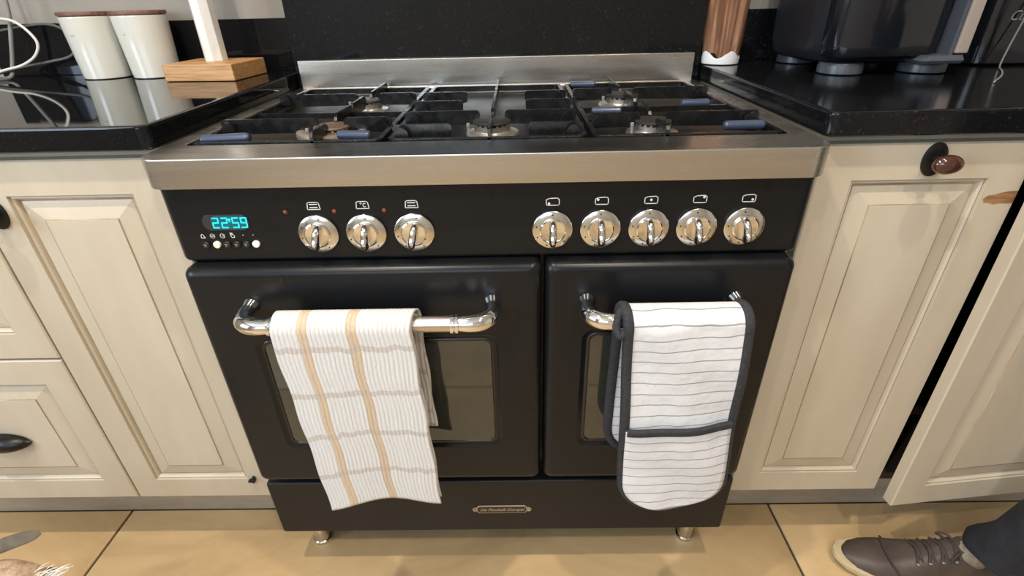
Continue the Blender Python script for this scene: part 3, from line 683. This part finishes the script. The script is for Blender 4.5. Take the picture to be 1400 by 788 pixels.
def oven_glove():
    t = thing('oven_glove', 'white double oven glove with thin grey stripes and charcoal binding on the right oven handle', 'oven glove', (.28, HY, .26))
    front, R, back = .349, .0205, .274; L = front + PI*R + back; W = .0805; RE = .066
    def cen(tt):
        if tt < front: return .2720 + .0165*(1 - tt/front)
        k = min(1, (tt-front)/(PI*R)); b = max(0, (tt-front-PI*R)/back)
        return .2720 - .006*k - .002*b
    def half(tt):
        e = min(tt, L - tt)
        if e >= RE: return W
        return W*math.sqrt(max(0, 1 - ((RE-e)/RE)**2.6))
    def pos(u, tt, lift=0):
        y, z = hang(tt, HY, HZ, R, front); q = u*half(tt)/W; x_ = cen(tt) + u*half(tt); u = q
        k = max(0, 1 - tt/front) if tt < front else 0
        bw = .0022*math.sin(tt*34 + u*2.1) + .0018*math.sin(u*5 + tt*19)
        if tt < front: y += -.004*k - lift - .004*(1-u*u)*min(1, k*3) + bw
        elif tt - front < PI*R:
            a = (tt-front)/R; y -= lift*math.cos(a); z += lift*math.sin(a)
        else: y += lift - bw*.4
        return Vector((x_, y, z + (u*.004 if tt < front else 0)))
    nu, nv = 24, 130; V = []; UV = []; F = []
    for i in range(nv+1):
        tt = .0015 + (L-.003)*i/nv
        for j in range(nu+1):
            u = -1 + 2*j/nu; V.append(pos(u, tt)); UV.append((.5+.5*u*half(tt)/W*.18, tt))
    for i in range(nv):
        for j in range(nu):
            a = i*(nu+1)+j; F.append((a, a+1, a+nu+2, a+nu+1))
    o = mesh_obj('quilted_strip', V, F, M['mitt'], t, 180, UV); s = o.modifiers.new('solid', 'SOLIDIFY'); s.thickness = .009; s.offset = 0
    # pocket panel on the front end
    pt = .177; V = []; UV = []; F = []; nv2 = 44
    for i in range(nv2+1):
        tt = .002 + (pt-.002)*i/nv2
        for j in range(nu+1):
            u = -1 + 2*j/nu; V.append(pos(u*.985, tt, .0062 + .004*(1-u*u)*(tt/pt))); UV.append((.5+.5*u*half(tt)/W*.18, tt + .007))
    for i in range(nv2):
        for j in range(nu):
            a = i*(nu+1)+j; F.append((a, a+1, a+nu+2, a+nu+1))
    o = mesh_obj('pocket', V, F, M['mitt'], t, 180, UV); s = o.modifiers.new('solid', 'SOLIDIFY'); s.thickness = .006; s.offset = 0
    # bindings
    def binding(name, pts, nrm, wd, th, closed):
        n = len(pts); rs = []
        for i in range(n):
            p = pts[i]; a = pts[(i-1) % n if closed else max(i-1, 0)]; b = pts[(i+1) % n if closed else min(i+1, n-1)]
            tg = (b-a).normalized(); nn = (nrm[i] - tg*nrm[i].dot(tg)).normalized(); sd = tg.cross(nn)
            rs.append([p + sd*wd*math.copysign(abs(math.cos(q))**.6, math.cos(q)) + nn*th*math.copysign(abs(math.sin(q))**.7, math.sin(q)) for q in [2*PI*j/10 for j in range(10)]])
        if closed: rs.append(rs[0])
        return MB().rings(rs, not closed, not closed).obj(name, M['binding'], t, 60)
    pts = []; nr = []
    N = 150
    def nrm(tt):
        if tt < front: return Vector((0, -1, 0))
        a = (tt-front)/R
        return Vector((0, -math.cos(min(a, PI)), math.sin(min(a, PI))))
    ts = [L*.5*(1-math.cos(PI*i/N)) for i in range(N+1)]
    for tt in ts: pts.append(pos(1, tt)); nr.append(nrm(tt))
    for tt in ts[::-1][1:-1]: pts.append(pos(-1, tt)); nr.append(nrm(tt))
    binding('edge_binding', pts, nr, .0072, .0082, True)
    pts = [pos(-.97 + 1.94*i/30, pt, .010 + .0035*(1-(-.97+1.94*i/30)**2)) for i in range(31)]
    binding('pocket_binding', pts, [Vector((0, -1, 0))]*31, .0062, .0042, False)
    # hanging loop at the left of the fold
    lp = smoothpts([(.188, HY-.020, HZ-.004), (.180, HY-.022, HZ-.010), (.176, HY-.014, HZ-.001), (.180, HY-.006, HZ+.016), (.187, HY-.004, HZ+.021)], 6)
    MB().tube(lp, .0055, 10).obj('hanging_loop', M['binding'], t, 60)
oven_glove()

# ------------------------------------------------------------------ things on the left worktop
def canister(x, y, label, mark):
    t = thing('canister', label, 'canister', (x, y, ZC), 'ceramic canisters on the left worktop')
    MB().lathe([(.040, 0), (.046, .0005), (.0475, .003), (.0530, .119), (.0525, .1225), (.0500, .1235), (.0500, .119)], (x, y, ZC), 'z', 44, True, True).obj('jar', M['ceramic'], t, 40)
    MB().lathe([(.0475, .118), (.0475, .1238), (.0535, .1242), (.0540, .125), (.0540, .1300), (.0530, .1315), (.0003, .132)], (x, y, ZC), 'z', 44).obj('lid', M['lidwood'], t, 40)
    b = MB().lathe([(.0462, 0), (.0468, .0004), (.0468, .0022), (.0462, .0025)], (x, y, ZC+.0002), 'z', 44).obj('base_ring', M['rubber'], t, 40)
    # small faint printed mark on the jar
    m = MB(); r = .0527
    for i in range(mark):
        a = -PI/2 - .28 + i*.075
        p = [(a, .086), (a+.045, .086), (a+.045, .093), (a, .093)]
        m.add([(x + (r-.0012)*math.cos(q), y + (r-.0012)*math.sin(q), ZC + h) for q, h in p], [(0, 1, 2, 3)])
    m.obj('printed_mark', M['toe'], t, 0)
canister(-.878, .601, 'white ceramic canister with dark wooden lid, the left one of the pair', 3)
canister(-.764, .598, 'white ceramic canister with dark wooden lid, beside the wooden block stand', 2)
ws = thing('post_stand', 'square oak block base with a thick white upright post', 'stand', (-.6, .55, ZC))
def rot_rect(cx, cy, hx, hy, a, z): 
    c, s = math.cos(a), math.sin(a); return [(cx + u*hx*c - v*hy*s, cy + u*hx*s + v*hy*c, z) for u, v in ((-1, -1), (1, -1), (1, 1), (-1, 1))]
bm_ = MB().rings([rot_rect(-.605, .5555, .0765, .0665, -.085, ZC+.0005), rot_rect(-.605, .5555, .0765, .0665, -.085, ZC+.033)]).obj('base', M['oak'], ws, bevel=.0025)
def poly(cx, cy, r, z, n=8, a0=.2): return [(cx + r*math.cos(a0+2*PI*i/n), cy + r*math.sin(a0+2*PI*i/n), z) for i in range(n)]
MB().rings([poly(-.605, .566, .0235, ZC+.0325), poly(-.605, .566, .0235, ZC+.30), poly(-.605, .566, .0215, ZC+.303)]).obj('post', M['marble'], ws, 20, bevel=.0015)
# cables by the left edge, running from a wall socket
so = thing('wall_socket', 'white double wall socket above the left worktop', 'socket', (-1.09, .66, 1.2))
MB().box(-1.15, -1.03, .664, .6745, 1.16, 1.24).obj('face_plate', M['frame'], so, bevel=.003)
for x in (-1.12, -1.06): bx('plug', x-.018, x+.018, .632, .665, 1.178, 1.215, M['cable_g'], so, .004)
def cable(pts, r, m, label):
    return tag(MB().tube(smoothpts(pts, 10), r, 10).obj('cable', M[m], None, 60), label, 'cable')
cable([(-1.052, .632, 1.185), (-1.052, .622, 1.13), (-1.055, .615, 1.06), (-1.072, .605, .995), (-1.088, .60, .95), (-1.095, .59, .928), (-1.115, .57, .9260), (-1.15, .55, .9260)], .0042, 'cable_g', 'thick grey cable dropping down the wall at the far left')
cable([(-1.13, .60, 1.045), (-1.075, .60, 1.045), (-1.035, .60, 1.035), (-1.008, .598, 1.000), (-1.018, .592, .972), (-1.05, .585, .953), (-1.085, .57, .944), (-1.12, .56, .934), (-1.15, .55, .9260)], .0030, 'cable_w', 'thin white cable bent in a loop at the far left')
cable([(-1.10, .62, 1.02), (-1.05, .635, 1.028), (-1.00, .64, 1.030), (-.962, .636, 1.015), (-.945, .63, .990), (-.965, .622, .966), (-1.01, .61, .956), (-1.06, .60, .948), (-1.11, .585, .938), (-1.15, .57, .9260)], .0032, 'cable_k', 'dark grey cable in a wide loop against the upstand')

# ------------------------------------------------------------------ things on the right worktop
wb = thing('wrapped_bundle', 'tall bundle in glossy pleated brown film with a white foot, right of the splashback', 'bundle', (.502, .607, ZC))
rs = []; n = 72
for h, r, k in ((.016, .0360, .2), (.024, .0375, .6), (.06, .0385, 1), (.13, .0410, 1), (.21, .0435, 1), (.28, .040, 1), (.31, .018, .6), (.33, .012, .5), (.36, .030, 1.2)):
    rs.append([(.502 + (r + .0034*k*(math.sin(11*a + h*9) + .6*math.sin(17*a+1)))*math.cos(a), .607 + (r + .0034*k*(math.sin(11*a+h*9) + .6*math.sin(17*a+1)))*math.sin(a), ZC+h + (.010*math.sin(5*a+1) if h < .02 else 0)) for a in [2*PI*i/n for i in range(n)]])
MB().rings(rs, False, True).obj('film', M['copper'], wb, 50)
rs = []
for h, r in ((.0005, .036), (.002, .0395), (.012, .0405), (.020, .0395), (.0205, .037)):
    rs.append([(.502 + r*math.cos(a), .607 + r*math.sin(a), ZC+h + (.007*math.sin(4*a+.4)*(h > .015))) for a in [2*PI*i/n for i in range(n)]])
MB().rings(rs, True, False).obj('white_foot', M['paper'], wb, 50)

af = thing('air_fryer', 'black air fryer with glossy basket front and taupe side handle', 'air fryer', (.72, .5, ZC))
def sq(x0, x1, y0, y1, r, z): return [(a, b, z) for a, b in rrect(x0, x1, y0, y1, r, 8)]
MB().rings([sq(.622, .850, .405, .635, .055, ZC+.018), sq(.612, .858, .395, .643, .06, ZC+.024), sq(.606, .864, .387, .646, .06, ZC+.05), sq(.602, .866, .380, .648, .06, ZC+.16), sq(.604, .864, .382, .648, .06, ZC+.26), sq(.618, .850, .40, .64, .06, ZC+.30), sq(.64, .84, .43, .61, .05, ZC+.312)]).obj('body', M['fryer'], af, 50)
rs = []
for z, g in ((.030, .012), (.034, .002), (.05, 0), (.17, -.003), (.245, 0), (.25, .006)):
    rs.append([(.612+g, .405, ZC+z), (.614+g, .383, ZC+z), (.632, .368+g*.3, ZC+z), (.665, .360+g*.3, ZC+z), (.72, .357+g*.3, ZC+z), (.78, .362+g*.3, ZC+z), (.812-g, .383, ZC+z), (.814-g, .40, ZC+z)])
MB().rings(rs).obj('basket_front', M['fryer_gloss'], af, 60, bevel=0)
h = MB(); h.box(.816, .824, .355, .40, ZC+.030, ZC+.27); h.obj('handle_rail', M['fryer_grey'], af, bevel=.003)
h = MB(); h.box(.8245, .8465, .352, .39, ZC+.036, ZC+.268); h.obj('handle_face', M['taupe'], af, bevel=.003)
h = MB(); h.rings([sq(.765, .842, .345, .40, .012, ZC+.021), sq(.762, .844, .342, .40, .014, ZC+.026), sq(.770, .841, .347, .40, .012, ZC+.034)]); h.obj('handle_lip', M['fryer_grey'], af, 50)
for (x, y) in ((.662, .412), (.815, .41), (.668, .60), (.815, .60)):
    MB().lathe([(.036, 0), (.039, .002), (.039, .014), (.036, .020)], (x, y, ZC+.0002), 'z', 24).obj('foot', M['fryer_grey'], af, 40)

dk = thing('dark_container', 'dark glassy container with pale script lettering at the right edge', 'container', (1.02, .5, ZC))
MB().rings([sq(.955, 1.165, .47, .62, .03, ZC+.0005), sq(.95, 1.17, .465, .625, .035, ZC+.006), sq(.95, 1.17, .465, .625, .035, ZC+.19), sq(.96, 1.16, .475, .615, .03, ZC+.205), sq(.965, 1.155, .48, .61, .03, ZC+.26), sq(.975, 1.145, .49, .60, .03, ZC+.27)]).obj('body', M['fryer_gloss'], dk, 50)
cu = bpy.data.curves.new('t', 'FONT'); cu.body = 'Cui'; cu.size = .024; cu.shear = .35; cu.extrude = .0001
to = bpy.data.objects.new('t', cu); COL.objects.link(to); bpy.context.view_layer.update()
tm = bpy.data.meshes.new_from_object(to.evaluated_get(bpy.context.evaluated_depsgraph_get())); bpy.data.objects.remove(to)
for v in tm.vertices: v.co = (.990 + v.co.x, .4645 - v.co.z, 1.004 + v.co.y)
finish('lettering', tm, M['cable_g'], dk, 0)
cable([(1.020, .455, 1.05), (1.006, .452, .99), (.996, .447, .95), (.980, .430, .9262), (.94, .375, .9252), (.89, .315, .9252), (.83, .255, .9252)], .0016, 'cable_g', 'thin grey cord lying on the right worktop')

# ------------------------------------------------------------------ person standing at the right
def skin(name, J, E, m, parent, sub=2, root=0):
    me = bpy.data.meshes.new(name); me.materials.append(m); bm = bmesh.new(); sl = bm.verts.layers.skin.verify(); vs = []
    for i, j in enumerate(J):
        v = bm.verts.new(j[:3]); v[sl].radius = j[3] if isinstance(j[3], tuple) else (j[3], j[3]); v[sl].use_root = (i == root); vs.append(v)
    for p, q in E: bm.edges.new((vs[p], vs[q]))
    bm.to_mesh(me); bm.free()
    o = bpy.data.objects.new(name, me); COL.objects.link(o); attach(o, parent)
    s = o.modifiers.new('skin', 'SKIN'); s.use_smooth_shade = True; s.branch_smoothing = .6
    b = o.modifiers.new('sub', 'SUBSURF'); b.levels = sub; b.render_levels = sub
    return o
pe = thing('person', 'person in navy trousers, brown lace-up shoe and grey sock standing at the ajar door', 'person', (.95, -.1, 0))
# trousers: pelvis root, two legs
skin('trousers', [(1.01, -.21, .96, (.13, .16)), (1.01, -.13, .86, .095), (1.015, -.095, .50, .068), (.996, -.066, .20, .056), (.990, -.056, .165, .045), (.985, -.048, .13, .04),
                  (1.02, -.30, .86, .095), (1.06, -.33, .50, .066), (1.13, -.36, .18, .060), (1.145, -.365, .09, .062), (1.01, -.21, 1.05, (.12, .155))],
     [(0, 1), (1, 2), (2, 3), (3, 4), (4, 5), (0, 6), (6, 7), (7, 8), (8, 9), (0, 10)], M['denim'], pe)
cf = MB(); rs = []
for (x, y, z, r) in ((1.010, -.085, .36, .062), (1.004, -.076, .29, .064), (.998, -.066, .22, .064), (.990, -.056, .165, .063), (.982, -.046, .135, .066), (.977, -.036, .108, .067), (.975, -.033, .096, .068), (.975, -.033, .094, .066), (.976, -.033, .101, .063)):
    rs.append([(x + r*(1 + .05*math.sin(3*a + z*38) + .035*math.sin(5*a - z*60))*math.cos(a), y + .93*r*(1 + .05*math.sin(3*a + z*38))*math.sin(a), z - .016*math.cos(a)*(1 if z < .13 else .3) + .002*math.sin(4*a)) for a in [2*PI*j/40 for j in range(40)]])
cf.rings(rs, True, False).obj('trouser_cuff', M['denim'], pe, 70)
skin('shirt', [(1.010, -.21, 1.03, (.125, .16)), (1.010, -.21, 1.22, (.12, .165)), (1.010, -.21, 1.38, (.11, .15)), (1.010, -.21, 1.46, .065),
               (1.010, -.04, 1.41, .062), (0.970, .0, 1.22, .050), (1.010, -.38, 1.41, .062), (0.990, -.43, 1.20, .050)],
     [(0, 1), (1, 2), (2, 3), (2, 4), (4, 5), (2, 6), (6, 7)], M['shirt'], pe)
skin('body', [(1.005, -.21, 1.46, .052), (0.995, -.21, 1.52, .050), (0.980, -.21, 1.60, (.075, .085)), (0.985, -.21, 1.70, (.085, .09)), (0.990, -.21, 1.76, (.06, .065)), (1.010, -.21, 1.40, .05),
              (1.010, -.04, 1.38, .04), (0.970, .0, 1.21, .040), (.91, -.01, 1.02, .032), (.885, -.015, .97, .026),
              (1.010, -.38, 1.38, .04), (0.990, -.43, 1.20, .040), (0.970, -.44, .97, .032), (0.965, -.44, .93, .026)],
     [(0, 1), (1, 2), (2, 3), (3, 4), (0, 5), (5, 6), (6, 7), (7, 8), (8, 9), (5, 10), (10, 11), (11, 12), (12, 13)], M['skin'], pe)
for (hx, hy, hz, dx) in ((.876, -.016, .945, -.25), (0.962, -.44, .90, -.1)):
    J = [(hx, hy, hz, (.022, .030))]; E = []
    for i, (o_, ln) in enumerate(((-.026, .055), (-.010, .070), (.008, .075), (.025, .068))):
        J += [(hx + dx*.04, hy + o_, hz-.045, .009), (hx + dx*.10, hy + o_*1.1, hz-.045-ln*.5, .008), (hx + dx*.28, hy + o_*1.1, hz-.045-ln*.95, .007)]
        b0 = len(J)-3; E += [(0, b0), (b0, b0+1), (b0+1, b0+2)]
    J += [(hx - .028, hy - .01, hz-.02, .010), (hx - .048, hy - .012, hz-.05, .008)]; E += [(0, len(J)-2), (len(J)-2, len(J)-1)]
    skin('hand', J, E, M['skin'], pe, 1)
hd = MB(); rs = []
for i in range(11):
    a = -.15 + (PI/2 + .15)*i/10; rs.append([(.993 + .098*math.cos(a)*math.cos(b), -.21 + .090*math.cos(a)*math.sin(b), 1.685 + .10*math.sin(a) - (.05 if math.cos(b) > .1 else 0)*(1-i/10)) for b in [2*PI*j/24 for j in range(24)]])
hd.rings(rs).obj('hair', M['hair'], pe, 180)
for s in (-1, 1): MB().lathe([(.0003, -.009), (.007, -.006), (.009, 0), (.007, .006), (.0003, .009)], (.902, -.21 + s*.03, 1.66), 'x', 12).obj('eye', M['nose'], pe, 180)
MB().rings([[(0.910, -.225, 1.645), (0.910, -.195, 1.645), (.908, -.203, 1.60), (.908, -.217, 1.60)], [(.888, -.214, 1.622), (.888, -.206, 1.622), (.892, -.203, 1.608), (.892, -.217, 1.608)]]).obj('nose', M['skin'], pe, 60)
def shoe(ax, ay, ang, lab):
    """shoe pointing along local -x, heel centre near (ax, ay)"""
    c, s = math.cos(ang), math.sin(ang)
    def W(x, y, z): return (ax + c*x - s*y, ay + s*x + c*y, z)
    st = [(.055, .018, .0), (.050, .030, .0), (.030, .036, 0), (-.02, .036, .001), (-.07, .036, .002), (-.12, .043, .0), (-.17, .046, .0), (-.205, .041, .002), (-.232, .028, .005), (-.245, .010, .008)]
    def foot(x):
        for (a, wa, za), (b, wb_, zb_) in zip(st, st[1:]):
            if a >= x >= b: k = (a-x)/(a-b); return wa + (wb_-wa)*k, za + (zb_-za)*k
        return st[-1][1], st[-1][2]
    out = [(x, w_) for x, w_, z in st]; loop = [(x, w_ ) for x, w_ in out] + [(x, -w_*.94) for x, w_ in out[::-1]]
    def lp(k, z, lift=1): return [W(x*k if x < 0 else x, y*k, z + (foot(x)[1]*lift)) for x, y in loop]
    root = None
    sole = MB().rings([lp(.94, .0008), lp(1.03, .004), lp(1.06, .012), lp(1.055, .020), lp(1.0, .022)]).obj('shoe', M['sole'], pe, 40)
    sole['label'] = lab
    # upper: cross-sections along x
    prof = [(.056, .020, .070), (.048, .031, .082), (.025, .036, .078), (-.005, .037, .080), (-.035, .037, .090), (-.065, .037, .085), (-.10, .040, .071), (-.135, .044, .058), (-.17, .045, .050), (-.20, .041, .044), (-.225, .031, .036), (-.241, .015, .027), (-.246, .004, .020)]
    rs = []
    for x, hw, h in prof:
        ring = []
        for k in range(17):
            a = PI*k/16; cy = math.cos(a); sy = math.sin(a)
            ring.append(W(x, hw*math.copysign(abs(cy)**.72, cy), .016 + foot(x)[1] + (h-.016)*sy**.8))
        rs.append(ring)
    MB().rings(rs, True, True, True).obj('upper', M['leather'], sole, 60)
    # toe cap seam, tongue, lace guards
    MB().tube(smoothpts([W(-.150, .0445, .030), W(-.165, .034, .050), W(-.170, .012, .0545), W(-.170, -.012, .0545), W(-.165, -.034, .050), W(-.150, -.0445, .030)], 6), .0016, 8).obj('seam', M['lace'], sole, 60)
    for i, (x, z) in enumerate(((-.118, .068), (-.098, .075), (-.078, .083), (-.058, .0905))):
        for q in (-1, 1):
            MB().tube(smoothpts([W(x-.004, q*.026, z-.010), W(x, q*.012, z-.001), W(x+.002, -q*.006, z+.003), W(x+.006, -q*.024, z-.008)], 5), .0030, 8).obj('lace', M['lace'], sole, 60)
        for q in (-1, 1): MB().lathe([(.0030, -.001), (.0038, .0006), (.0020, .0016)], W(x-.003, q*.0275, z-.0095), 'z', 10).obj('eyelet', M['badge'], sole, 60)
    for q in (1, -1): MB().tube(smoothpts([W(-.050, q*.010, .093), W(-.060, q*.022, .096), W(-.072, q*.030, .088), W(-.064, q*.026, .084), W(-.052, q*.010, .092)], 5), .0022, 8).obj('lace_bow', M['lace'], sole, 60)
    m = MB(); rs = []
    for z, r0, xo, yo in ((.068, .029, .0, 0), (.085, .030, -.002, 0), (.10, .029, .004, -.005), (.13, .028, .020, -.018), (.16, .027, .030, -.030)):
        rs.append([W(-.022+xo + r0*1.12*math.cos(b), yo + r0*math.sin(b), z) for b in [2*PI*j/20 for j in range(20)]])
    m.rings(rs).obj('sock', M['sock'], sole, 180)
    m = MB(); rs = []
    for i, (x, z, hw) in enumerate(((-.10, .072, .012), (-.075, .084, .015), (-.055, .094, .017), (-.043, .106, .017))):
        rs.append([W(x, -hw, z-.003), W(x, 0, z+.0015), W(x, hw, z-.003), W(x+.004, hw, z-.007), W(x+.004, -hw, z-.007)])
    m.rings(rs).obj('tongue', M['leather'], sole, 60)
shoe(.958, -.018, -.165, 'dark brown lace-up shoe with cream sole'); shoe(1.145, -.365, 0, 'second brown lace-up shoe')

# ------------------------------------------------------------------ dog at the lower left
dg = thing('dog', 'tan dog with an upright dark ear and white muzzle hair at the lower left', 'dog', (-.95, -.30, 0))
skin('body', [(-1.020, -0.380, .255, (.075, .085)), (-0.920, -0.330, .255, (.075, .08)), (-0.840, -0.285, .265, (.07, .078)), (-.785, -.248, .300, .050), (-.738, -.222, .334, (.046, .046)), (-.690, -.222, .338, (.044, .044)), (-.635, -.232, .322, (.030, .030)), (-.595, -.244, .306, (.022, .022)),
              (-0.820, -0.225, .20, .034), (-0.825, -0.215, .11, .020), (-0.825, -0.215, .03, .016), (-0.805, -0.215, .014, (.018, .016)),
              (-0.810, -0.335, .20, .034), (-0.805, -0.345, .11, .020), (-0.805, -0.345, .03, .016), (-0.785, -0.345, .014, (.018, .016)),
              (-1.030, -0.325, .20, .045), (-1.010, -0.315, .155, .034), (-1.070, -0.320, .095, .020), (-1.065, -0.320, .028, .016), (-1.040, -0.320, .014, (.018, .016)),
              (-1.030, -0.440, .20, .045), (-1.010, -0.450, .155, .034), (-1.070, -0.450, .095, .020), (-1.065, -0.450, .028, .016), (-1.040, -0.450, .014, (.018, .016)),
              (-1.110, -0.420, .275, .020), (-1.190, -0.460, .31, .014), (-1.240, -0.480, .37, .009)],
     [(0, 1), (1, 2), (2, 3), (3, 4), (4, 5), (5, 6), (6, 7), (2, 8), (8, 9), (9, 10), (10, 11), (2, 12), (12, 13), (13, 14), (14, 15), (0, 16), (16, 17), (17, 18), (18, 19), (19, 20), (0, 21), (21, 22), (22, 23), (23, 24), (24, 25), (0, 26), (26, 27), (27, 28)], M['fur'], dg)
def ear(pts, wd, nm):
    sp = smoothpts(pts, 8); n = len(sp); rs = []
    for i, p in enumerate(sp):
        k = i/(n-1); w_ = wd*(.62 + 1.2*k*(1-k))*max(1-k**9, .0)**.5 + .0008; rs.append([p + Vector((.05*w_*math.sin(a), .80*w_*math.cos(a) - .12*w_*math.sin(a), .58*w_*math.cos(a) + .2*w_*math.sin(a))) for a in [2*PI*j/14 for j in range(14)]])
    return MB().rings(rs).obj(nm, M['fur_d'], dg, 60)
ear([(-.800, -.195, .335), (-.765, -.175, .350), (-.730, -.163, .358), (-.694, -.1525, .361)], .0122, 'ear')
ear([(-.755, -.262, .340), (-.745, -.290, .358), (-.73, -.310, .370), (-.71, -.325, .378)], .0118, 'ear')
for (x, y, z) in ((-.652, -.203, .343), (-.652, -.258, .343)):
    MB().lathe([(.0003, -.008), (.006, -.005), (.008, 0), (.006, .005), (.0003, .008)], (x, y, z), 'x', 12).obj('eye', M['nose'], dg, 180)
MB().lathe([(.0003, -.012), (.009, -.008), (.012, 0), (.009, .007), (.0003, .010)], (-.588, -.245, .309), 'x', 14).obj('nose', M['nose'], dg, 180)
hm = MB(); random.seed(3)
for i in range(150):
    b = Vector((-.652 + random.uniform(-.014, .022), -.218 + random.uniform(-.02, .010), .352 + random.uniform(-.010, .004)))
    d = Vector((random.uniform(.5, 1), random.uniform(.0, .6), random.uniform(.1, .6))).normalized(); ln = random.uniform(.010, .026)
    hm.tube([b, b + d*ln*.6, b + d*ln + Vector((0, 0, -.003))], [.0007, .0005, .00015], 5)
o = hm.obj('muzzle_hair', M['fur_w'], dg, 60); o['kind'] = 'stuff'

# ------------------------------------------------------------------ tidy
for o in bpy.data.objects:
    if '_b' in o: del o['_b']
